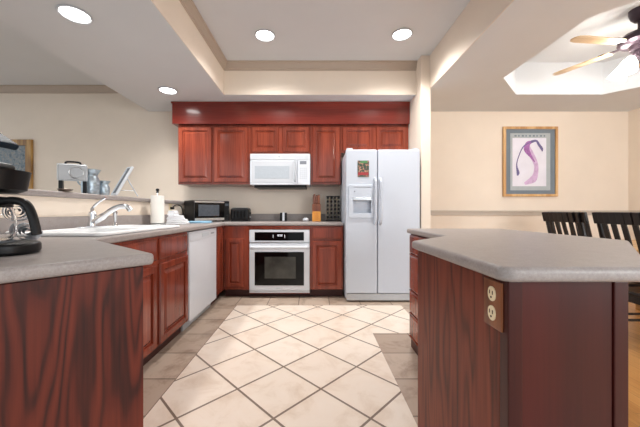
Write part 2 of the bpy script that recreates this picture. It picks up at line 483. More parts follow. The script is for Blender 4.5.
struct('baseboard_dining', r_, 'trim')

# ------------------------------------------------------------------ recessed lamps and fan
def recessed(x, y, z, label):
    t = thing('recessed_light', label, 'ceiling light', (x,y,z), 0, 'recessed lamps in the kitchen ceiling')
    obj('trim_ring', lathe(B(), [(.092,0),(.108,-.004),(.110,-.010),(.104,-.014),(.094,-.012),(.090,-.006)], caps=False), 'white_plastic', t, True)
    obj('lens', lathe(B(), [(0,-.010),(.05,-.009),(.091,-.004),(.091,-.001),(0,-.001)]), 'lens', t, True)
    l = bpy.data.lights.new('lamp', 'SPOT'); l.energy = LAMP_W*(.55 if z < ZC else 1.1); l.spot_size = 2.5; l.spot_blend = .9; l.shadow_soft_size = .1
    l.color = (1,.975,.94)
    o = bpy.data.objects.new('bulb', l); C.objects.link(o); o.parent = t; o.location = (0,0,-.03)
    return t
recessed(-1.766, 2.15, ZS, 'round recessed lamp in the low left soffit, nearest the camera')
recessed(-1.757, 3.50, ZS, 'small round recessed lamp in the low soffit beside the cherry valance')
recessed(-.516, 3.067, ZC, 'left round recessed lamp in the raised tray ceiling')
recessed(.922, 3.05, ZC, 'right round recessed lamp in the raised tray ceiling')

FX, FY = 3.0, 2.68
fan = thing('ceiling_fan', 'ceiling fan with pale maple blades and lit glass shades over dining area', 'ceiling fan', (FX,FY,2.4))
fan_z = 2.62
obj('canopy', lathe(B(), [(.035,2.82),(.06,2.85),(.075,2.90),(.075,2.93)], (FX,FY,0)), 'bronze', fan)
obj('downrod', lathe(B(), [(.014,2.70),(.014,2.84)], (FX,FY,0), 14), 'bronze', fan)
obj('motor', lathe(B(), [(.04,2.55),(.07,2.56),(.075,2.60),(.125,2.61),(.15,2.635),(.145,2.675),(.11,2.71),(.04,2.73),(.02,2.735)], (FX,FY,0)), 'bronze', fan)
for k in range(5):
    a = math.radians(186-72*k)
    R_ = Matrix.Translation((FX,FY,fan_z)) @ Matrix.Rotation(a,4,'Z') @ Matrix.Rotation(math.radians(-4),4,'X')
    bb = prism(B(), [(.20,-.05),(.26,-.05),(.60,-.058),(.66,-.048),(.685,-.02),(.685,.02),(.66,.048),(.60,.058),(.26,.05),(.20,.05)], -.004, .004, mat=R_)
    bl = obj('blade', bb, 'blade', fan)
    ib = B(); prism(ib, [(.10,-.014),(.19,-.02),(.24,-.045),(.28,-.045),(.30,0),(.28,.045),(.24,.045),(.19,.02),(.10,.014)], .0045, .011, mat=R_)
    obj('blade_arm', ib, 'bronze', bl)
obj('light_kit', lathe(B(), [(.02,2.44),(.05,2.45),(.07,2.48),(.06,2.52),(.04,2.552)], (FX,FY,0)), 'bronze', fan)
for k in range(4):
    a = math.radians(195+90*k)
    d = Vector((math.cos(a), math.sin(a), 0)); base = Vector((FX,FY,2.49))+d*.06
    p1 = base+d*.03+Vector((0,0,.015)); p2 = base+d*.05+Vector((0,0,-.02))
    ar = obj('shade_arm', tube(B(), smooth_path([base,p1,p2]), .01, 8), 'bronze', fan)
    q = Vector((0,0,-1)).rotation_difference((d*.55+Vector((0,0,-1))).normalized()).to_matrix()
    obj('glass_shade', lathe(B(), [(.025,0),(.032,-.02),(.05,-.05),(.062,-.09),(.072,-.13),(.069,-.13),(.058,-.09),(.046,-.05),(.027,-.02),(.02,0)], p2, 20, q, caps=False), 'shade', ar)
    l = bpy.data.lights.new('lamp', 'POINT'); l.energy = FAN_W; l.shadow_soft_size = .05; l.color = (1,.95,.88)
    o = bpy.data.objects.new('bulb', l); C.objects.link(o); o.location = p2+d*.05+Vector((0,0,.035))

# ------------------------------------------------------------------ wall cabinets
UY = 3.92
def upper(name, label, x0, x1, z0, z1, doors):
    t = thing(name, label, 'cabinet', ((x0+x1)/2, (UY+WY)/2, z0), 0, 'cherry wall cabinets')
    b = B(); bx(b, (x0,UY,z0), (x1,WY-.002,z1), .002)
    obj('body', b, 'cherry', t)
    for d0, d1, dz0, dz1 in doors:
        obj('door', front(d1-d0, dz1-dz0, (d0,UY,dz0), 'front'), 'cherry', t)
    return t
ZU0, ZU1 = 1.434, 2.232
upper('wall_cabinet', 'tall single-door cherry wall cabinet at the left end of the row', -1.83, -1.36, ZU0, ZU1, [(-1.815,-1.375,1.462,2.205)])
upper('wall_cabinet', 'tall single-door cherry wall cabinet immediately left of the white microwave', -1.358, -.852, ZU0, ZU1, [(-1.345,-.885,1.462,2.205)])
upper('wall_cabinet', 'short two-door cherry wall cabinet directly above the white microwave', -.85, -.048, 1.842, ZU1, [(-.835,-.471,1.868,2.205),(-.424,-.065,1.868,2.205)])
upper('wall_cabinet', 'tall single-door cherry wall cabinet between white microwave and refrigerator', -.046, .362, ZU0, ZU1, [(-.018,.345,1.462,2.205)])
upper('wall_cabinet', 'short two-door cherry wall cabinet above the white refrigerator', .364, 1.272, 1.86, ZU1, [(.385,.795,1.885,2.205),(.835,1.245,1.885,2.205)])
v = B(); bx(v, (-1.885,3.865,2.236), (1.273,WY-.002,ZS-.002), .002); bx(v, (-1.897,3.853,2.506), (1.273,WY-.002,ZS-.002), .004)
tag(obj('cabinet_valance', v, 'valance'), 'long dark cherry boxed valance above the wall cabinets', 'valance')

# ------------------------------------------------------------------ base cabinets (back run)
ZT, ZB = .935, .897
BY, LX = 3.61, -1.12
def base_box(b, x0, x1, zt=.892, zb=.10):
    bx(b, (x0,BY,zb), (x1,WY-.004,zt), .002)
t = thing('base_cabinet', 'narrow cherry base cabinet in the corner left of the oven', 'cabinet', (-.96,3.9,0), 0, 'cherry base cabinets')
b = B(); base_box(b, -1.118, -.812); obj('body', b, 'cherry', t)
obj('toe_kick', bx(B(), (-1.118,BY+.07,.001), (-.812,BY+.085,.098)), 'toe', t)
obj('door', front(.225, .60, (-1.095,BY,.135), 'front'), 'cherry', t)
t = thing('oven_cabinet', 'cherry cabinet housing framing the built-in white oven', 'cabinet', (-.425,3.9,0), 0, 'cherry base cabinets')
b = B(); bx(b, (-.81,BY,.10), (-.80,WY-.004,.892)); bx(b, (-.052,BY,.10), (-.042,WY-.004,.892)); bx(b, (-.799,BY,.846), (-.053,WY-.004,.892), .002)
bx(b, (-.799,BY,.052), (-.053,WY-.004,.062))
obj('body', b, 'cherry', t)
obj('toe_kick', bx(B(), (-.81,BY+.07,.001), (-.042,BY+.085,.050)), 'toe', t)
t = thing('base_cabinet', 'cherry base cabinet with drawer between oven and refrigerator', 'cabinet', (.16,3.9,0), 0, 'cherry base cabinets')
b = B(); base_box(b, -.040, .362); obj('body', b, 'cherry', t)
obj('toe_kick', bx(B(), (-.040,BY+.07,.001), (.362,BY+.085,.098)), 'toe', t)
obj('door', front(.362, .60, (-.018,BY,.105), 'front'), 'cherry', t)
obj('drawer', front(.362, .142, (-.018,BY,.735), 'front', SLAB), 'cherry', t)

# oven
t = thing('wall_oven', 'white built-in oven with black glass door under the counter', 'oven', (-.425,3.9,.063))
OX0, OX1 = -.797, -.055
obj('body', bx(B(), (OX0,BY+.002,.064), (OX1,WY-.06,.842)), 'steel', t)
OF = BY-.028
cp = obj('control_panel', bx(B(), (OX0,OF,.690), (OX1,BY,.843), .006), 'white', t)
obj('control_glass', bx(B(), (-.730,OF-.003,.712), (-.124,OF-.0005,.816), .002), 'black_glass', cp)
dg = B()
def seg_digit(b, x, z, h, segs, y):
    w_, k = h*.5, h*.12
    S_ = {'a':((x,z+h-k),(x+w_,z+h)),'g':((x,z+h/2-k/2),(x+w_,z+h/2+k/2)),'d':((x,z),(x+w_,z+k)),'f':((x,z+h/2),(x+k,z+h)),'b':((x+w_-k,z+h/2),(x+w_,z+h)),'e':((x,z),(x+k,z+h/2)),'c':((x+w_-k,z),(x+w_,z+h/2))}
    for s in segs:
        (a0,a1),(b0,b1) = S_[s]; bx(b, (a0,y-.001,a1), (b0,y,b1))
for i in range(4):
    seg_digit(dg, -.458+i*.019, .764, .024, 'bc' if i == 0 else 'abdeg', OF-.0032)
    obj('clock_digit', dg, 'digits', cp); dg = B()
dg.free()
for xx in (-.505,-.362): obj('clock_bracket', bx(B(), (xx,OF-.0042,.745), (xx+.004,OF-.0032,.785)), 'digits', cp)
dr = obj('door', bx(B(), (OX0,OF,.092), (OX1,BY,.676), .006), 'white', t)
obj('door_window', bx(B(), (-.730,OF-.003,.160), (-.124,OF-.0005,.572), .003), 'black_glass', dr)
obj('inner_window', bx(B(), (-.608,OF-.0045,.246), (-.224,OF-.0028,.512), .002), 'oven_glass', dr)
h = B(); tube(h, smooth_path([(-.77,OF-.005,.625),(-.755,OF-.04,.632),(-.70,OF-.05,.634),(-.425,OF-.052,.634),(-.15,OF-.05,.634),(-.095,OF-.04,.632),(-.08,OF-.005,.625)]), .021, 14)
obj('door_handle', h, 'white', dr)
obj('brand_badge', bx(B(), (-.465,OF-.0012,.122), (-.385,OF+.001,.130)), 'grey_plastic', dr)
obj('bottom_vent', bx(B(), (OX0,OF+.004,.066), (OX1,BY,.088), .003), 'white', t)

# over-range microwave
t = thing('over_range_microwave', 'white built-in microwave mounted under the short wall cabinet', 'microwave', (-.449,4.04,1.40))
MX0, MX1, MY, MZ0, MZ1 = -.847, -.051, 3.85, 1.411, 1.838
obj('body', bx(B(), (MX0,MY+.03,MZ0+.012), (MX1,WY-.004,MZ1-.002), .004), 'white', t)
tv = obj('top_vent', bx(B(), (MX0,MY+.004,1.756), (MX1,MY+.032,MZ1-.002), .006), 'white', t)
obj('brand_badge', lathe(B(), [(0,0),(.012,0),(.012,.002),(0,.002)], (-.46,MY+.0045,1.797), 18, Matrix.Rotation(PI/2,3,'X')), 'grey_plastic', tv)
g_ = B()
for k in range(4): bx(g_, (MX0+.03,MY+.0025,1.772+k*.013), (-.50,MY+.0045,1.774+k*.013)); bx(g_, (-.42,MY+.0025,1.772+k*.013), (MX1-.03,MY+.0045,1.774+k*.013))
obj('vent_slots', g_, 'grey_plastic', tv)
dr = obj('door', bx(B(), (MX0,MY,MZ0+.012), (-.219,MY+.03,1.752), .008), 'white', t)
obj('window_frame', bx(B(), (-.825,MY-.004,1.455), (-.275,MY+.001,1.735), .004), 'white_plastic', dr)
obj('window', bx(B(), (-.783,MY-.006,1.505), (-.325,MY-.0035,1.672), .002), 'mw_glass', dr)
h = B(); tube(h, smooth_path([(-.252,MY+.004,1.47),(-.252,MY-.035,1.485),(-.252,MY-.04,1.60),(-.252,MY-.035,1.72),(-.252,MY+.004,1.735)]), .012, 12)
obj('door_handle', h, 'grey_plastic', dr)
kp = obj('control_panel', bx(B(), (-.215,MY,MZ0+.012), (MX1,MY+.03,1.752), .006), 'white', t)
obj('display_window', bx(B(), (-.188,MY-.002,1.695), (-.100,MY+.001,1.738), .002), 'display', kp)
k_ = B()
for i in range(4):
    for j in range(6): bx(k_, (-.190+i*.026,MY-.0015,1.505+j*.026), (-.172+i*.026,MY+.001,1.519+j*.026), .001)
obj('keypad', k_, 'grey_plastic', kp)
u = B(); bx(u, (-.80,MY+.03,MZ0-.022), (-.10,WY-.03,MZ0+.010), .006); bx(u, (-.58,MY+.02,MZ0-.024), (-.24,MY+.06,MZ0-.004), .006)
obj('vent_underside', u, 'black', t)

# ------------------------------------------------------------------ left run
# sink base
t = thing('sink_cabinet', 'two-door cherry sink base cabinet beside the dishwasher', 'cabinet', (-1.42,2.0,0), 0, 'cherry base cabinets')
b = B(); y0, y1 = 1.50, 2.572
bx(b, (LX-.02,y0,.10), (LX,y1,.892), .002); bx(b, (WX+.004,y0,.10), (LX-.021,y0+.018,.892)); bx(b, (WX+.004,y1-.018,.10), (LX-.021,y1,.892)); bx(b, (WX+.004,y0+.019,.10), (LX-.021,y1-.019,.118))
obj('body', b, 'cherry', t)
obj('toe_kick', bx(B(), (LX-.075,y0,.001), (LX-.06,y1,.098)), 'toe', t)
for a0, a1 in ((1.585,2.045),(2.085,2.545)):
    obj('door', front(a1-a0, .58, (LX,a0,.115), 'right'), 'cherry', t)
    obj('false_drawer_front', front(a1-a0, .15, (LX,a0,.725), 'right', SLAB), 'cherry', t)
# dishwasher
t = thing('dishwasher', 'white dishwasher set in the left run of cabinets', 'dishwasher', (-1.42,2.94,0))
obj('body', bx(B(), (WX+.05,2.582,.10), (LX-.006,3.285,.885)), 'grey_plastic', t)
dr = obj('door', bx(B(), (LX-.005,2.58,.09), (LX+.018,3.287,.888), .006), 'white', t)
obj('control_strip', bx(B(), (LX+.0175,2.59,.800), (LX+.021,3.277,.880), .002), 'white_plastic', dr)
obj('handle_recess', bx(B(), (LX+.0205,2.86,.822), (LX+.0225,3.04,.855), .001), 'grey_plastic', dr)
obj('control_marks', bx(B(), (LX+.0205,3.10,.832), (LX+.0222,3.20,.846)), 'display', dr)
obj('toe_panel', bx(B(), (LX-.06,2.582,.004), (LX-.045,3.285,.088), .002), 'grey_plastic', t)
t = thing('corner_filler', 'plain cherry corner strip beside the dishwasher', 'cabinet panel', (LX,3.45,0))
obj('panel', bx(B(), (LX-.02,3.292,.10), (LX,3.605,.892), .002), 'cherry', t)
obj('toe_kick', bx(B(), (LX-.075,3.292,.001), (LX-.06,3.605,.098)), 'toe', t)
# peninsula cabinet
P = Vector((-.518,.947)); U = Vector((-.65,-.76)); V = Vector((-.76,.65))
c0 = P+U*.026+V*.024; tt = (c0.x-LX)/.76; c1 = c0+V*tt; c2 = c0+U*1.05
t = thing('peninsula_cabinet', 'dark cherry angled peninsula cabinet below the coffee maker', 'cabinet', (-1.2,.9,0))
ins = .02
q0 = c0+U*ins+V*ins*1.5
obj('body', prism(B(), [(q0.x,q0.y),(LX-.01,1.40),(WX+.004,1.40),(WX+.004,c2.y+.05),(c2.x-.05,c2.y+.05)], .005, .892), 'cherry', t)
def slab_between(b, p, q, nrm, th, z0, z1, bev=.002):
    n = nrm.normalized()*th
    prism(b, [(p.x,p.y),(q.x,q.y),(q.x-n.x,q.y-n.y),(p.x-n.x,p.y-n.y)], z0, z1, bev=bev)
    return b
nf = Vector((.76,-.65))
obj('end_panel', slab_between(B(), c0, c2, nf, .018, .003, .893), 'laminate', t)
obj('corner_stile', slab_between(B(), c0+V*.019, c0+V*.06, Vector((.65,.76)), .018, .003, .893), 'cherry', t)

# worktop, L-shaped with angled peninsula
k1 = P+V*((P.x+1.085)/.76); k2 = P+U*1.12
L = [(WX+.002,WY-.002),(WX+.002,k2.y),(k2.x,k2.y),(P.x,P.y),(k1.x,k1.y),(-1.085,3.575),(.362,3.575),(.362,WY-.002)]
L = fillet(L, 3, .012)
SX0, SX1, SY0, SY1 = -1.665, -1.135, 1.56, 2.50
sink_hole = rrect(SX0+.02, SY0+.02, SX1-.02, SY1-.02, .04)
wt = tag(obj('worktop', prism(B(), L, ZB, ZT, [sink_hole], bev=.012), 'counter'), 'long grey-taupe speckled worktop running along the left and back walls', 'worktop')
s = B(); bx(s, (WX+.002,WY-.022,ZT), (.362,WY-.002,ZT+.10), .004); bx(s, (WX+.002,.2,ZT), (WX+.022,WY-.023,ZT+.10), .004)
bs_ = obj('backsplash', s, 'counter', wt, True); bs_.location = -wt.location

# sink
t = thing('kitchen_sink', 'white double-bowl drop-in sink in the left worktop', 'sink', (-1.4,2.03,ZT))
h1 = rrect(-1.545, SY0+.045, SX1-.045, 2.01, .05); h2 = rrect(-1.545, 2.05, SX1-.045, SY1-.045, .05)
obj('rim', prism(B(), rrect(SX0,SY0,SX1,SY1,.05), ZT+.001, ZT+.020, [h1,h2], bev=.008), 'sink', t)
for hl in (h1, h2):
    b = bmesh.new(); cx = sum(p[0] for p in hl)/len(hl); cy = sum(p[1] for p in hl)/len(hl)
    rings = [[b.verts.new((cx+(x-cx)*s_,cy+(y-cy)*s_,z)) for x,y in hl] for s_, z in ((1,ZT+.006),(.97,ZT-.15),(.90,ZT-.18))]
    for ra, rb in zip(rings, rings[1:]):
        for k in range(len(ra)): b.faces.new((ra[k],ra[(k+1)%len(ra)],rb[(k+1)%len(ra)],rb[k]))
    b.faces.new(rings[-1])
    bmesh.ops.recalc_face_normals(b, faces=b.faces); bmesh.ops.reverse_faces(b, faces=b.faces)
    bo = obj('bowl', b, 'sink', t)
    obj('drain', lathe(B(), [(0,0),(.04,0),(.04,.003),(0,.003)], (cx,cy,ZT-.1795)), 'steel', bo)
# faucet
fx, fy, fz = -1.60, 2.10, ZT+.0205
t = thing('faucet', 'chrome single-lever kitchen faucet behind the white sink', 'faucet', (fx,fy,fz))
b = B(); prism(b, rrect(fx-.03,fy-.13,fx+.03,fy+.13,.029), fz, fz+.012, bev=.005)
obj('base_plate', b, 'chrome', t)
obj('body', lathe(B(), [(.030,.010),(.028,.03),(.024,.05),(.026,.09),(.024,.105),(.012,.115),(0,.117)], (fx,fy,fz)), 'chrome', t)
obj('spout', tube(B(), smooth_path([(fx,fy,fz+.035),(fx+.07,fy,fz+.075),(fx+.14,fy,fz+.125),(fx+.20,fy,fz+.15),(fx+.25,fy,fz+.148),(fx+.275,fy,fz+.125)]), [.024]*8+[.019]*16+[.018]*7, 14), 'chrome', t)
obj('lever', tube(B(), smooth_path([(fx,fy,fz+.108),(fx-.005,fy+.01,fz+.14),(fx+.03,fy+.02,fz+.18),(fx+.075,fy+.03,fz+.215)]), [.012]*6+[.009]*6+[.008]*7, 10), 'chrome', t)
sx, sy = -1.60, 2.34
t = thing('side_sprayer', 'small chrome side sprayer beside the faucet', 'sprayer', (sx,sy,fz))
obj('collar', lathe(B(), [(.022,0),(.022,.008),(.016,.02),(.013,.03)], (sx,sy,fz), 18), 'chrome', t)
obj('nozzle', lathe(B(), [(.010,.03),(.012,.06),(.016,.09),(.018,.108),(.012,.118),(0,.12)], (sx,sy,fz), 18), 'chrome', t)

# ------------------------------------------------------------------ refrigerator
t = thing('refrigerator', 'white side-by-side refrigerator with ice dispenser against the wing wall', 'refrigerator', (.81,3.85,0))
fy0 = 3.42
obj('body', bx(B(), (.378,3.495,.03), (1.248,4.20,1.775), .006), 'fridge_white', t)
def holed_door(x0, x1, z0, z1, hole, y0, y1):
    R2 = Matrix.Rotation(PI/2,4,'X')   # (x,y,z)->(x,-z,y)
    return prism(B(), rrect(x0,z0,x1,z1,.014,4), -y1, -y0, [hole] if hole else [], bev=.012, mat=R2)
rec = [(.458,1.045),(.672,1.045),(.672,1.24),(.458,1.24)]
fd = obj('freezer_door', holed_door(.376,.743,.105,1.80,rec,fy0,3.49), 'fridge_white', t)
dp = obj('dispenser_panel', prism(B(), rrect(.406,.995,.716,1.382,.02,4), -fy0-.001, -fy0+.012, [[(.460,1.047),(.670,1.047),(.670,1.238),(.460,1.238)]], bev=.004, mat=Matrix.Rotation(PI/2,4,'X')), 'fridge_white', fd)
b = B(); bx(b, (.459,3.476,1.046), (.671,3.485,1.239)); bx(b, (.459,3.43,1.046), (.671,3.475,1.054))
obj('dispenser_recess', b, 'fridge_white', fd)
b = B(); bx(b, (.462,fy0-.012,1.352), (.668,fy0-.0115+.002,1.358)); obj('dispenser_trim_line', b, 'grey_plastic', dp)
b = B(); prism(b, [(.462,-.0),(.668,0),(.66,.03),(.60,.05),(.53,.05),(.47,.03)], 1.20, 1.236, mat=Matrix.Translation((0,3.425-.03,0)), bev=.004)
obj('dispenser_lever', b, 'steel', dp)
obj('brand_badge', lathe(B(), [(0,0),(.007,0),(.007,.003),(0,.003)], (.475,fy0-.0125,1.305), 12, Matrix.Rotation(PI/2,3,'X')), 'display', dp)
dd = obj('fridge_door', holed_door(.750,1.248,.105,1.80,None,fy0,3.49), 'fridge_white', t)
for par, hx in ((fd,.718),(dd,.778)):
    h = B(); tube(h, smooth_path([(hx,fy0+.004,1.46),(hx,fy0-.045,1.43),(hx,fy0-.055,1.36),(hx,fy0-.055,1.05),(hx,fy0-.045,.95),(hx,fy0+.004,.92)]), .014, 12)
    obj('door_handle', h, 'fridge_white', par)
g = B(); bx(g, (.385,3.43,.02), (1.24,3.50,.098), .006)
gr = obj('base_grille', g, 'grille', t)
g = B()
for k in range(3): bx(g, (.42,3.428,.04+k*.018), (1.21,3.431,.046+k*.018))
obj('grille_slots', g, 'grey_plastic', gr)
for x in (.42, 1.20):
    obj('hinge_cover', bx(B(), (x-.035,3.43,1.801), (x+.035,3.52,1.818), .006), 'white_plastic', t)
for x in (.42, 1.20):
    obj('foot', lathe(B(), [(.02,0),(.02,.03)], (x,3.52,0), 12), 'black', t)
# photo card held on the door
c = at(357.6,160.6,fy0); d = at(369,177,fy0)
t = thing('fridge_card', 'small dark photo card stuck on the freezer door above the dispenser', 'photo card', ((c.x+d.x)/2,fy0-.001,d.z))
obj('card', bx(B(), (c.x,fy0-.004,d.z), (d.x,fy0-.001,c.z)), 'card', t)
obj('red_band', bx(B(), (c.x+.006,fy0-.005,d.z+.022), (d.x-.006,fy0-.004,d.z+.055)), 'card_red', t)
obj('green_band', bx(B(), (c.x+.03,fy0-.005,c.z-.03), (d.x-.02,fy0-.004,c.z-.002)), 'card_green', t)

# ------------------------------------------------------------------ island
I = [(.455,.70),(.455,1.355),(.74,1.64),(.74,2.32),(1.475,2.32),(1.475,1.36),(.82,.70)][::-1]
I2 = fillet(I, 6, .035)              # near left corner
I2 = fillet(I2, 1, .03); I2 = fillet(I2, 0, .05)
tag(obj('island_worktop', prism(B(), I2, ZB, ZT, bev=.014, seg=4), 'counter'), 'angular grey-taupe speckled worktop on the right-hand island', 'worktop')
t = thing('kitchen_island', 'dark cherry kitchen island with outlet and drawer stack', 'kitchen island', (.8,1.5,0))
ix0, ix1, iy0, iy1 = .489, .788, .73, 1.372
obj('body', prism(B(), [(ix0+.02,iy0+.02),(ix0+.02,iy1-.004),(.767,1.67),(.767,2.30),(1.16,2.30),(1.16,1.70),(.784,1.33),(.784,iy0+.02)], .004, .893), 'panel_red', t)
obj('side_panel', bx(B(), (ix0,iy0+.035,.002), (ix0+.018,iy1,.894), .002), 'laminate_brown', t)
obj('front_panel', bx(B(), (ix0+.036,iy0+.004,.002), (ix1-.036,iy0+.019,.894), .001), 'panel_red', t)
obj('corner_stile', bx(B(), (ix0-.002,iy0-.001,.002), (ix0+.035,iy0+.034,.895), .004), 'panel_red', t)
obj('corner_stile', bx(B(), (ix1-.035,iy0-.001,.002), (ix1+.002,iy0+.034,.895), .004), 'panel_red', t)
# drawers facing -X
DXF = .765
dz = [(.742,.888),(.462,.730),(.285,.448),(.105,.272)]
for z0, z1 in dz:
    o_ = obj('drawer', loops_panel(B(), .56, z1-z0, [(0,0),(0,.012),(.004,.016),(.012,.019),(.018,.020)], face_matrix((.767,2.29,z0),'left')), 'cherry', t)
    obj('finger_lip', bx(B(), (.745,1.74,z0-.0005), (.766,2.28,z0-.008)), 'cherry', o_)
# outlet
t = thing('wall_outlet', 'double outlet with brown wooden cover plate on the island side', 'outlet', (ix0,.787,.757))
obj('cover_plate', bx(B(), (ix0-.007,.748,.757), (ix0-.0005,.827,.885), .004), 'outlet_wood', t)
for z in (.848, .796):
    rc = obj('receptacle', prism(B(), [(.787+.017*math.cos(a)*(1 if abs(math.cos(a))<.9 else .95), z+.02*math.sin(a)) for a in [2*PI*k/24 for k in range(24)]], -.0005, .003, bev=.001, mat=Matrix.Translation((ix0-.007,0,0)) @ Matrix(((0,0,-1,0),(1,0,0,0),(0,1,0,0),(0,0,0,1)))), 'cream_plastic', t)
    s = B()
    for dy in (-.0065,.0065): bx(s, (ix0-.0112,.787+dy-.0012,z-.001), (ix0-.0098,.787+dy+.0012,z+.009))
    lathe(s, [(0,0),(.0028,0),(.0028,.0012),(0,.0012)], (ix0-.0100,.787,z-.009), 10, Matrix.Rotation(-PI/2,3,'Y'))
    obj('slots', s, 'slot', rc)

# ------------------------------------------------------------------ dining area
def make_chair(label):
    t = thing('dining_chair', label, 'chair', (0,0,0), 0, 'dark slat-back dining chairs')
    wd = .445; tilt = math.radians(13)
    def bp(x, z): return Vector((x, -(z-.45)*math.tan(tilt), z))
    R_ = Matrix.Rotation(tilt,3,'X')
    b = B(); prism(b, rrect(-wd/2,-.02,wd/2,.42,.03), .432, .462, bev=.008); obj('seat', b, 'dark_chair', t, True)
    b = B()
    n = 9
    for k in range(n):        # bowed top rail
        u = (k+.5)/n-.5; cc = bp(u*(wd+.01), 1.02); cc.y -= .03*(1-4*u*u)
        obx(b, cc, ((wd+.012)/n+.004,.024,.092), R_ @ Matrix.Rotation(-.22*u*2,3,'Z'), .004)
    obj('top_rail', b, 'dark_chair', t, True)
    b = B(); obx(b, bp(0,.56)+Vector((0,-.004,0)), (wd-.05,.022,.045), R_, .004); obj('lower_rail', b, 'dark_chair', t, True)
    for s in (-1,1):
        b = B(); a = bp(s*(wd/2-.02), .45); e = bp(s*(wd/2-.02), .985)
        tube(b, [(s*(wd/2-.025),-.07,0),(s*(wd/2-.022),-.03,.25),a,e], [.017,.019,.02,.018], 8); obj('leg', b, 'dark_chair', t, True)
        b = B(); tube(b, [(s*(wd/2-.035),.385,0),(s*(wd/2-.035),.38,.434)], [.015,.02], 8); obj('leg', b, 'dark_chair', t, True)
        b = B(); tube(b, [(s*(wd/2-.03),-.04,.2),(s*(wd/2-.035),.382,.2)], .011, 8); obj('stretcher', b, 'dark_chair', t, True)
    for k in range(5):
        x = (k-2)*.075; p0 = bp(x*.95,.575); p1 = bp(x,.98); p1.y -= .022*(1-(x/.235)**2)
        b = B(); d_ = p1-p0; q = Vector((0,0,1)).rotation_difference(d_.normalized()).to_matrix()
        obx(b, (p0+p1)/2, (.038,.012,d_.length), q, .003); obj('slat', b, 'dark_chair', t, True)
    b = B(); bx(b, (-wd/2+.05,.36,.375), (wd/2-.05,.378,.431), .003); bx(b, (-wd/2+.05,-.005,.375), (wd/2-.05,.013,.431), .003)
    for s in (-1,1): bx(b, (s*(wd/2-.045),.02,.375), (s*(wd/2-.027),.355,.431), .003)
    obj('apron', b, 'dark_chair', t, True)
    return t
ch = make_chair('dark slat-back chair nearest the camera, right of the others by the island')
ch.location = (2.42,2.14,0); ch.rotation_euler = (0,0,-PI/2)
dup(ch, (2.42,2.66,0), -PI/2, 'dark slat-back chair below the framed violet print, left of the nearest chair')
dup(ch, (3.05,3.42,0), PI, 'dark slat-back chair at far table end, glimpsed through the slats of another')
t = thing('dining_table', 'light oak dining table beyond the dark chairs', 'table', (3.12,2.45,0))
tx0,tx1,ty0,ty1 = 2.62,3.62,1.75,3.22
obj('tabletop', bx(B(), (tx0,ty0,.725), (tx1,ty1,.76), .008), 'table_oak', t)
b = B(); bx(b, (tx0+.07,ty0+.07,.63), (tx0+.09,ty1-.07,.724)); bx(b, (tx1-.09,ty0+.07,.63), (tx1-.07,ty1-.07,.724)); bx(b, (tx0+.091,ty0+.07,.63), (tx1-.091,ty0+.09,.724)); bx(b, (tx0+.091,ty1-.09,.63), (tx1-.091,ty1-.07,.724))
obj('apron', b, 'table_oak', t)
for x in (tx0+.06,tx1-.06):
    for y in (ty0+.06,ty1-.06):
        obj('leg', bx(B(), (x-.035 if x > 3 else x-.04,y-.035,0), (x+.04 if x > 3 else x+.035,y+.035,.7245), .006), 'table_oak', t)

# framed print on dining wall
c = at(503.5,126.5,WY-.03); d = at(558,196.5,WY-.03)
x0,x1,z0,z1 = c.x,d.x,d.z,c.z; y = WY-.004
t = thing('framed_print', 'violet abstract print in honey oak frame on dining wall', 'picture', ((x0+x1)/2,WY-.02,z0))
def frame(b, x0, x1, z0, z1, w_, y0, y1, bev=.004):
    R2 = Matrix.Rotation(PI/2,4,'X')
    return prism(b, [(x0,z0),(x1,z0),(x1,z1),(x0,z1)], -y1, -y0, [[(x0+w_,z0+w_),(x1-w_,z0+w_),(x1-w_,z1-w_),(x0+w_,z1-w_)]], bev=bev, mat=R2)
obj('frame', frame(B(), x0,x1,z0,z1,.036, WY-.036, y), 'oak_frame', t)
mt = obj('mat_board', bx(B(), (x0+.034,WY-.020,z0+.034), (x1-.034,WY-.010,z1-.034)), 'mat_blue', t)
obj('inner_mat', bx(B(), (x0+.105,WY-.022,z0+.09), (x1-.105,WY-.0195,z1-.095)), 'mat_pale', mt)
pr = obj('print_sheet', bx(B(), (x0+.135,WY-.024,z0+.15), (x1-.165,WY-.0215,z1-.165)), 'paper', t)
hd = B()
for k, L_ in enumerate([.03,.02,.03,.02,.026,.03,.02,.028,.02]): bx(hd, (x0+.165+k*.053,WY-.0232,z1-.145), (x0+.165+k*.053+L_,WY-.0218,z1-.122))
obj('header_marks', hd, 'mat_blue', mt)
def ribbon(pts, ws, yy):
    """flat ink stroke, pts in fractions of the sheet"""
    X0,X1,Z0,Z1 = x0+.135,x1-.165,z0+.15,z1-.165
    P_ = smooth_path([(X0+(X1-X0)*u, 0, Z0+(Z1-Z0)*v) for u,v in pts], 8)
    W_ = []
    m_ = len(P_)-1
    for i in range(len(P_)):
        f = i/m_*(len(ws)-1); k = min(int(f), len(ws)-2); W_.append(ws[k]+(ws[k+1]-ws[k])*(f-k))
    b = bmesh.new(); rows = []
    for i, p in enumerate(P_):
        d_ = (P_[min(i+1,m_)]-P_[max(i-1,0)]).normalized(); n_ = Vector((d_.z,0,-d_.x))
        rows.append((b.verts.new((p.x+n_.x*W_[i],yy,p.z+n_.z*W_[i])), b.verts.new((p.x-n_.x*W_[i],yy,p.z-n_.z*W_[i]))))
    for a_, c_ in zip(rows, rows[1:]): b.faces.new((a_[0],a_[1],c_[1],c_[0]))
    e = bmesh.ops.extrude_face_region(b, geom=b.faces[:])
    for v_ in [g for g in e['geom'] if isinstance(g, bmesh.types.BMVert)]: v_.co.y += .0006
    bmesh.ops.recalc_face_normals(b, faces=b.faces); return b
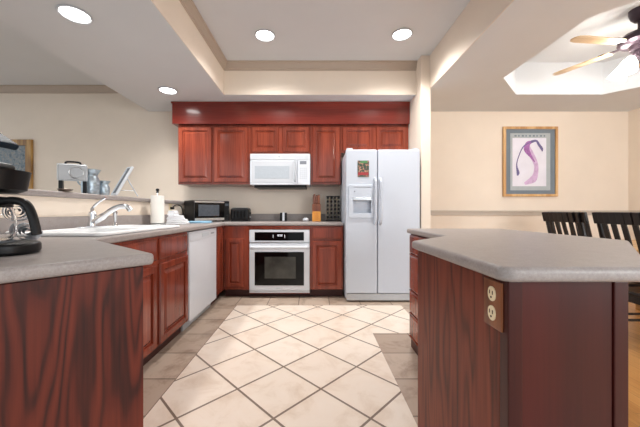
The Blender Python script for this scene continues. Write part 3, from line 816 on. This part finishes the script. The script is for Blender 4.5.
obj('ink_stroke', ribbon([(.46,.86),(.50,.72),(.62,.58),(.70,.42),(.68,.25),(.60,.14),(.36,.05)], [.015,.045,.035,.03,.035,.05,.02], WY-.0250), 'lilac', pr)
obj('ink_stroke', ribbon([(.60,.93),(.46,.88),(.42,.76),(.54,.62),(.66,.50)], [.012,.035,.042,.02,.005], WY-.0258), 'violet', pr)
obj('ink_stroke', ribbon([(.56,.93),(.32,.82),(.18,.62),(.12,.44),(.16,.28),(.14,.22)], [.006,.008,.007,.008,.022,.01], WY-.0266), 'indigo', pr)
obj('ink_stroke', ribbon([(.55,.92),(.70,.94),(.78,.86),(.86,.78),(.88,.72)], [.02,.014,.018,.02,.006], WY-.0266), 'indigo', pr)

# gold framed painting in the adjoining room
c = at(-60,142,WY-.03); d = at(32,176,WY-.03)
x0,x1,z1 = c.x,d.x,at(0,139.5,WY-.03).z; z0 = z1-.75
t = thing('framed_painting', 'blue-grey painting in worn gold frame behind the coffee maker', 'picture', ((x0+x1)/2,WY-.02,z0))
obj('frame', frame(B(), x0,x1,z0,z1,.085, WY-.045, WY-.004, .01), 'gold', t)
obj('canvas', bx(B(), (x0+.08,WY-.02,z0+.08), (x1-.08,WY-.006,z1-.08)), 'painting', t)

# ------------------------------------------------------------------ things on the back counter
KZ = ZT+.001
# black microwave in the corner
mw = thing('countertop_microwave', 'black countertop microwave set diagonally in the worktop corner', 'microwave', (-1.42,3.86,KZ), PI/4)
W2, D2, H2 = .235, .165, .275
obj('body', bx(B(), (-W2,-D2+.02,.012), (W2,D2,H2), .006), 'black', mw, True)
dr = obj('door', bx(B(), (-W2,-D2,.014), (W2*.70,-D2+.019,H2-.002), .004), 'black_glass', mw, True)
obj('window', bx(B(), (-W2+.05,-D2-.002,.075), (W2*.70-.075,-D2+.001,H2-.055), .002), 'mw_dark_glass', dr, True)
obj('silver_trim', bx(B(), (-W2+.004,-D2-.003,.020), (W2*.70-.004,-D2+.001,.052), .002), 'steel', dr, True)
obj('top_trim', bx(B(), (-W2+.004,-D2-.003,H2-.030), (W2*.70-.004,-D2+.001,H2-.010), .002), 'steel', dr, True)
kp = obj('control_panel', bx(B(), (W2*.70+.002,-D2,.014), (W2,-D2+.019,H2-.002), .004), 'black', mw, True)
obj('dial', lathe(B(), [(.018,0),(.016,.012),(0,.012)], (W2*.85,-D2,.07), 16, Matrix.Rotation(PI/2,3,'X')), 'black', kp, True)
obj('display_window', bx(B(), (W2*.74,-D2-.0015,.21), (W2*.96,-D2+.001,.24)), 'mw_dark_glass', kp, True)
for x in (-.18,.18):
    for yy in (-.1,.1): obj('foot', lathe(B(), [(.014,0),(.014,.012)], (x,yy,0), 12), 'black', mw, True)
# toaster
t = thing('toaster', 'small black two-slice toaster on the counter beside the black microwave', 'toaster', (-1.0,3.98,KZ))
tb = B(); bx(tb, (-1.122,3.90,KZ+.012), (-.878,4.07,KZ+.185), .03, 5); obj('body', tb, 'black', t)
tb = B(); bx(tb, (-1.09,3.945,KZ+.1835), (-.91,3.965,KZ+.187)); bx(tb, (-1.09,4.005,KZ+.1835), (-.91,4.025,KZ+.187)); obj('slot', tb, 'steel', t)
obj('base', bx(B(), (-1.115,3.905,KZ), (-.885,4.065,KZ+.02), .006), 'black', t)
b = B()
for k in range(4): bx(b, (-1.08+k*.045,3.896,KZ+.05), (-1.055+k*.045,3.901,KZ+.145), .002)
obj('ribs', b, 'black_glass', t)
obj('lever', bx(B(), (-.884,3.97,KZ+.10), (-.862,4.0,KZ+.125), .005), 'black', t)
obj('knob', lathe(B(), [(.014,0),(.013,.014),(0,.014)], (-.879,3.985,KZ+.06), 14, Matrix.Rotation(PI/2,3,'Y')), 'steel', t)
# tiny black/white grinder
t = thing('can_opener', 'small black gadget with pale strip standing mid back counter', 'kitchen gadget', (-.427,4.08,KZ))
obj('body', bx(B(), (-.476,4.05,KZ), (-.380,4.14,KZ+.118), .012, 3), 'black', t)
obj('pale_strip', bx(B(), (-.440,4.044,KZ+.004), (-.410,4.052,KZ+.124), .004), 'white_plastic', t)
tag(obj('egg_timer', lathe(B(), [(.026,0),(.04,.008),(.044,.022),(.036,.038),(.016,.048),(0,.05)], (-.115,4.02,KZ), 22), 'white_plastic'), 'small rounded white timer on the counter left of the knife block', 'kitchen timer')
# knife block
kx, ky = .034, 4.0
kb = thing('knife_block', 'two-tone wooden knife block beside the jar rack', 'knife block', (kx,ky,KZ))
b = B(); bx(b, (kx-.058,ky-.07,KZ), (kx+.058,ky+.09,KZ+.135), .004); obj('body', b, 'block_light', kb)
b = B(); obx(b, (kx,ky+.015,KZ+.186), (.117,.15,.10), Matrix.Rotation(math.radians(0),3,'X'), .004); obj('slotted_head', b, 'block_dark', kb)
for i, (dx, dy, hh) in enumerate([(-.035,-.03,.12),(-.005,-.03,.105),(.03,-.03,.115),(-.03,.03,.135),(.004,.03,.125),(.036,.03,.13)]):
    b = B(); R_ = Matrix.Rotation(math.radians(8),3,'X'); p = Vector((kx+dx,ky+dy,KZ+.2365))
    obx(b, p+Vector((0,0,hh/2+.002)), (.028,.03,hh), Matrix.Rotation(math.radians(0),3,'X'), .006)
    k_ = tag(obj('kitchen_knife', b, 'block_dark'), ['front-left knife with dark handle in the wooden block','front-middle short-handled knife in the wooden block','front-right dark-handled knife in the wooden block','rear-left tall-handled knife in the wooden block','rear-middle dark-handled knife in the wooden block','rear-right dark-handled knife in the wooden block'][i], 'knife', 'knives in the wooden block')
# spice rack with jars
rx0, rx1, ry = .16, .366, 4.02
t = thing('spice_rack', 'dark wire jar rack on the counter beside the refrigerator', 'spice rack', (.25,ry,KZ))
obj('base', bx(B(), (rx0,ry-.075,KZ), (rx1,ry+.075,KZ+.016), .004), 'black', t)
obj('top', bx(B(), (rx0+.01,ry-.03,KZ+.338), (rx1-.01,ry+.06,KZ+.348), .004), 'black', t)
b = B()
for x in (rx0+.006,(rx0+rx1)/2,rx1-.006): tube(b, [(x,ry+.01,KZ+.015),(x,ry+.01,KZ+.34)], .003, 8); tube(b, [(x,ry+.05,KZ+.015),(x,ry+.05,KZ+.34)], .003, 8)
obj('posts', b, 'steel', t)
rows_n = ['bottom','second','third','fourth','fifth','top']; cols_n = ['leftmost','inner left','inner right','rightmost']
jar0 = None
for r in range(6):
    for c_ in range(4):
        x = rx0+.029+c_*.0493; z = KZ+.046+r*.053
        lab = f'spice jar with black cap, {rows_n[r]} row and {cols_n[c_]} column of the rack'
        if jar0 is None:
            jar0 = thing('spice_jar', lab, 'jar', (0,0,0), 0, 'spice jars in the wire rack')
            q = Matrix.Rotation(math.radians(72),3,'X')
            obj('glass', lathe(B(), [(.012,0),(.0165,.006),(.0165,.058),(.013,.066)], (0,.035,-.010), 14, q), 'jar_contents', jar0, True)
            obj('cap', lathe(B(), [(.0165,.0665),(.0165,.086),(.014,.089),(0,.089)], (0,.035,-.010), 14, q), 'black', jar0, True)
            jar0.location = (x,ry,z)
        else: dup(jar0, (x,ry,z), 0, lab)
# paper towel
px_, py_ = -1.605, 2.985
t = thing('paper_towel_holder', 'chrome upright paper towel holder with black finial by the sink', 'paper towel holder', (px_,py_,KZ))
obj('base', lathe(B(), [(.075,0),(.075,.008),(.06,.014),(.02,.016)], (px_,py_,KZ), 28), 'chrome', t)
obj('post', lathe(B(), [(.008,.012),(.008,.33)], (px_,py_,KZ), 12), 'chrome', t)
obj('finial', lathe(B(), [(.008,.325),(.016,.332),(.010,.342),(.018,.352),(.014,.366),(0,.372)], (px_,py_,KZ), 16), 'black', t)
tag(obj('paper_towel_roll', lathe(B(), [(.02,.018),(.061,.018),(.063,.022),(.063,.292),(.061,.297),(.02,.297),(.02,.018)], (px_,py_,KZ), 36, caps=False), 'paper_towel'), 'white paper towel roll on the upright holder by the sink', 'paper towel')
# folded cloths
def fold(b, cx, cy, z, w_, d_, h_, rz, n=3):
    for k in range(n):
        t_ = bmesh.new(); bx(t_, (-w_/2+.004*k,-d_/2,0), (w_/2-.006*k,d_/2,h_/n-.001), h_/n*.45, 3)
        merge(b, t_, Matrix.Translation((cx,cy,z+k*h_/n)) @ Matrix.Rotation(rz+.05*k,4,'Z'))
    return b
tag(obj('folded_towel', fold(B(), -1.44,3.08,KZ,.20,.15,.052,.15), 'towel'), 'folded white towel at the bottom of the pile right of the paper towel', 'towel', 'folded white towels')
tag(obj('folded_towel', fold(B(), -1.455,3.07,KZ+.053,.17,.13,.04,.35), 'towel'), 'folded white towel in the middle of the pile right of the paper towel', 'towel', 'folded white towels')
tag(obj('folded_towel', fold(B(), -1.485,3.07,KZ+.095,.085,.09,.05,-.1), 'towel'), 'small folded white towel on top of the pile right of the paper towel', 'towel', 'folded white towels')
tag(obj('folded_cloth', fold(B(), -1.34,3.42,KZ,.26,.22,.022,.2,2), 'blue_cloth'), 'pale blue folded cloth lying in front of the black microwave', 'cloth')
t = thing('power_cord', 'black power cord plugged in above the white towels', 'cord', (WX,3.54,1.05))
obj('cable', tube(B(), smooth_path([(WX+.03,3.52,1.12),(WX+.07,3.53,1.15),(WX+.11,3.57,1.13),(WX+.12,3.60,1.04),(WX+.10,3.61,.97),(WX+.06,3.63,KZ+.006)]), .006, 8), 'black', t)
obj('plug', bx(B(), (WX+.0075,3.50,1.095), (WX+.045,3.54,1.125), .006), 'black', t)
tag(obj('outlet_plate', bx(B(), (WX,3.485,1.055), (WX+.007,3.555,1.165), .003), 'cream_plastic'), 'cream outlet plate under the ledge behind the white towels', 'outlet')

# ------------------------------------------------------------------ things on the ledge
LZ = 1.208
def pitcher(x, y, h_, r, label):
    t = thing('tin_pitcher', label, 'pitcher', (x,y,LZ), 0, 'galvanised tin pitchers on the ledge')
    pf = [(0,0),(r*.86,0),(r*.92,h_*.03),(r*.98,h_*.2),(r,h_*.45),(r*.96,h_*.60),(r*.78,h_*.72),(r*.74,h_*.77),(r*.86,h_*.88),(r*1.12,h_),(r*1.08,h_),(r*.82,h_*.90),(r*.70,h_*.77),(r*.9,h_*.6),(r*.9,h_*.1),(0,h_*.05)]
    obj('body', lathe(B(), pf, (x,y,LZ), 28, caps=False), 'galvanised', t)
    b = B()
    for zz in (.16,.3,.44): lathe(b, [(r*.97,h_*zz-.003),(r*1.03,h_*zz),(r*.97,h_*zz+.003)], (x,y,LZ), 28, caps=False)
    obj('band', b, 'galvanised', t)
    d_ = Vector((-.95,-.3,0)).normalized(); c_ = Vector((x,y,LZ))
    obj('handle', tube(B(), smooth_path([c_+d_*r*.85+Vector((0,0,h_*.88)), c_+d_*r*1.35+Vector((0,0,h_*.92)), c_+d_*r*1.5+Vector((0,0,h_*.7)), c_+d_*r*1.3+Vector((0,0,h_*.45)), c_+d_*r*.93+Vector((0,0,h_*.34))]), r*.09, 8), 'galvanised', t)
pitcher(-1.785, 2.325, .195, .062, 'taller galvanised tin pitcher with flared rim on the ledge')
pitcher(-1.78, 2.455, .118, .048, 'shorter galvanised tin pitcher beside the bigger one on the ledge')
# silver case on stand
bxx, byy = -1.80, 2.19
t = thing('handled_case', 'pale silver case with black top handle raised on a stand, on the ledge', 'case', (bxx,byy,LZ))
RZ = Matrix.Translation((bxx,byy,LZ)) @ Matrix.Rotation(math.radians(28),4,'Z')
def L_(b): bmesh.ops.transform(b, matrix=RZ, verts=b.verts); return b
obj('body', L_(bx(B(), (-.095,-.03,.092), (.075,.03,.212), .01, 3)), 'case_silver', t)
obj('edge_rim', L_(frame(B(), -.097,.077,.090,.214,.003,-.033,-.028,.001)), 'steel', t)
obj('handle', L_(tube(B(), smooth_path([(-.055,0,.210),(-.05,0,.230),(-.01,0,.234),(.03,0,.230),(.035,0,.210)]), .007, 8)), 'black', t)
ring = [(.015+.043*math.cos(a), -.034, .152+.043*math.sin(a)) for a in [2*PI*k/32 for k in range(33)]]
obj('ring', L_(tube(B(), ring, .004, 8)), 'steel', t)
obj('leg', L_(bx(B(), (-.092,-.02,0), (-.068,.02,.092), .004)), 'black', t)
obj('leg', L_(bx(B(), (.05,-.02,0), (.073,.02,.092), .004)), 'black', t)
tag(obj('shallow_dish', lathe(B(), [(0,.002),(.02,0),(.034,.006),(.046,.016),(.044,.018),(.03,.009),(0,.006)], (-1.735,2.03,LZ+.001), 26, caps=False), 'brown_dish'), 'low tarnished metal dish in front of the silver case on the ledge', 'dish')
# easel board
t = thing('easel_board', 'white-framed slate board leaning on its easel leg on the ledge', 'easel board', (-1.75,2.64,LZ))
Y0 = 2.55
# board plane contains local direction 'across' and leans back toward +Y
EA = math.radians(-36)
RB = Matrix.Translation((-1.80,2.62,LZ+.008)) @ Matrix.Rotation(EA,4,'Z') @ Matrix.Rotation(math.radians(-27),4,'X')
def LB(b): bmesh.ops.transform(b, matrix=RB, verts=b.verts); return b
obj('frame', LB(frame(B(), -.055,.055,0,.30,.014,-.012,.008,.003)), 'white_plastic', t)
obj('slate', LB(bx(B(), (-.043,-.004,.012), (.043,.004,.288))), 'slate', t)
hinge = RB @ Vector((0,.010,.20)); foot = RB @ Vector((0,0,0)) ; back = Vector((-math.sin(EA), math.cos(EA), 0))
ft = Vector((foot.x,foot.y,LZ+.006))+back*.20
obj('easel_leg', tube(B(), [hinge, ft], .006, 8), 'white_plastic', t)
mid = hinge*.4+ft*.6
obj('brace', tube(B(), [RB @ Vector((0,.010,.06)), Vector((mid.x,mid.y,RB.translation.z+.05))], .004, 8), 'steel', t)

# ------------------------------------------------------------------ coffee maker on the peninsula
cx, cy = -1.042, .92
cm = thing('coffee_maker', 'black drip coffee maker with raised lid on the peninsula', 'coffee maker', (cx,cy,KZ))
b = B(); prism(b, [(cx+.15*math.cos(a), cy+.11*math.sin(a)) for a in [-PI/2+PI*k/14 for k in range(15)]]+[(cx-.22,cy+.11),(cx-.22,cy-.11)], KZ, KZ+.036, bev=.010)
obj('base', b, 'black', cm)
obj('warming_plate', lathe(B(), [(0,0),(.072,0),(.072,.004),(0,.004)], (cx,cy,KZ+.0362), 28), 'slate', cm)
obj('water_tank', bx(B(), (cx-.22,cy-.105,KZ+.0365), (cx-.105,cy+.105,KZ+.266), .02, 4), 'black', cm)
obj('filter_basket', lathe(B(), [(.065,.193),(.088,.203),(.096,.258),(.098,.264),(.07,.266),(0,.266)], (cx+.014,cy,KZ), 30), 'black', cm)
obj('upper_housing', bx(B(), (cx-.22,cy-.105,KZ+.2665), (cx+.0,cy+.105,KZ+.300), .018, 4), 'black', cm)
obj('steel_strip', bx(B(), (cx+.005,cy-.100,KZ+.205), (cx+.02,cy-.088,KZ+.266), .002), 'steel', cm)
b = B(); obx(b, (cx-.085,cy,KZ+.418), (.24,.19,.026), Matrix.Rotation(math.radians(33),3,'Y'), .01); obx(b, (cx-.165,cy,KZ+.385), (.03,.06,.18), Matrix.Identity(3), .008)
obj('lid', b, 'lid_blue', cm)
ca = thing('coffee_carafe', 'glass coffee carafe with black handle standing in the coffee maker', 'carafe', (cx,cy,KZ+.041))
cz = KZ+.041
obj('jug', lathe(B(), [(0,0),(.062,0),(.072,.02),(.074,.055),(.067,.095),(.059,.115),(.056,.115),(.064,.095),(.071,.055),(.069,.022),(.060,.004),(0,.004)], (cx,cy,cz), 32, caps=False), 'glass', ca)
obj('collar', lathe(B(), [(.0595,.106),(.065,.108),(.065,.132),(.059,.136),(.0595,.106)], (cx,cy,cz), 32, caps=False), 'black', ca)
obj('lid', lathe(B(), [(0,.127),(.0585,.127),(.05,.140),(0,.140)], (cx,cy,cz), 28), 'black', ca)
hp = smooth_path([(cx+.058,cy-.012,cz+.120),(cx+.11,cy-.022,cz+.127),(cx+.165,cy-.033,cz+.115),(cx+.19,cy-.038,cz+.075),(cx+.205,cy-.041,cz+.024)], 6)
obj('handle', tube(B(), hp, [.012]*len(hp), 12), 'black', ca)
# towel rolls behind the coffee maker
def towel_roll(x, y, r, ln, rz, label):
    b = B(); n = 70; prof = []
    t_ = bmesh.new(); rows = []
    for k in range(n):
        a = 2*PI*3*k/(n-1); rr = r*(.18+.82*k/(n-1))
        rows.append([t_.verts.new((s_*ln/2, rr*math.cos(a), r+rr*math.sin(a))) for s_ in (-1,1)])
    for a_, c_ in zip(rows, rows[1:]): t_.faces.new((a_[0],a_[1],c_[1],c_[0]))
    bmesh.ops.solidify(t_, geom=t_.faces[:], thickness=r*.25)
    merge(b, t_, Matrix.Translation((x,y,KZ+.002)) @ Matrix.Rotation(rz,4,'Z'))
    tag(obj('rolled_towel', b, 'towel'), label, 'towel', 'rolled white towels')
towel_roll(-1.30, 1.32, .044, .20, math.radians(-42), 'lower rolled white towel lying behind the coffee carafe handle')
towel_roll(-1.325, 1.30, .044, .20, math.radians(-42), 'upper rolled white towel resting on another behind the coffee carafe')
bpy.data.objects['rolled_towel.001'].location.z += .089
towel_roll(-1.39, 1.225, .044, .20, math.radians(-42), 'rolled white towel at the far left, seen through the coffee carafe')
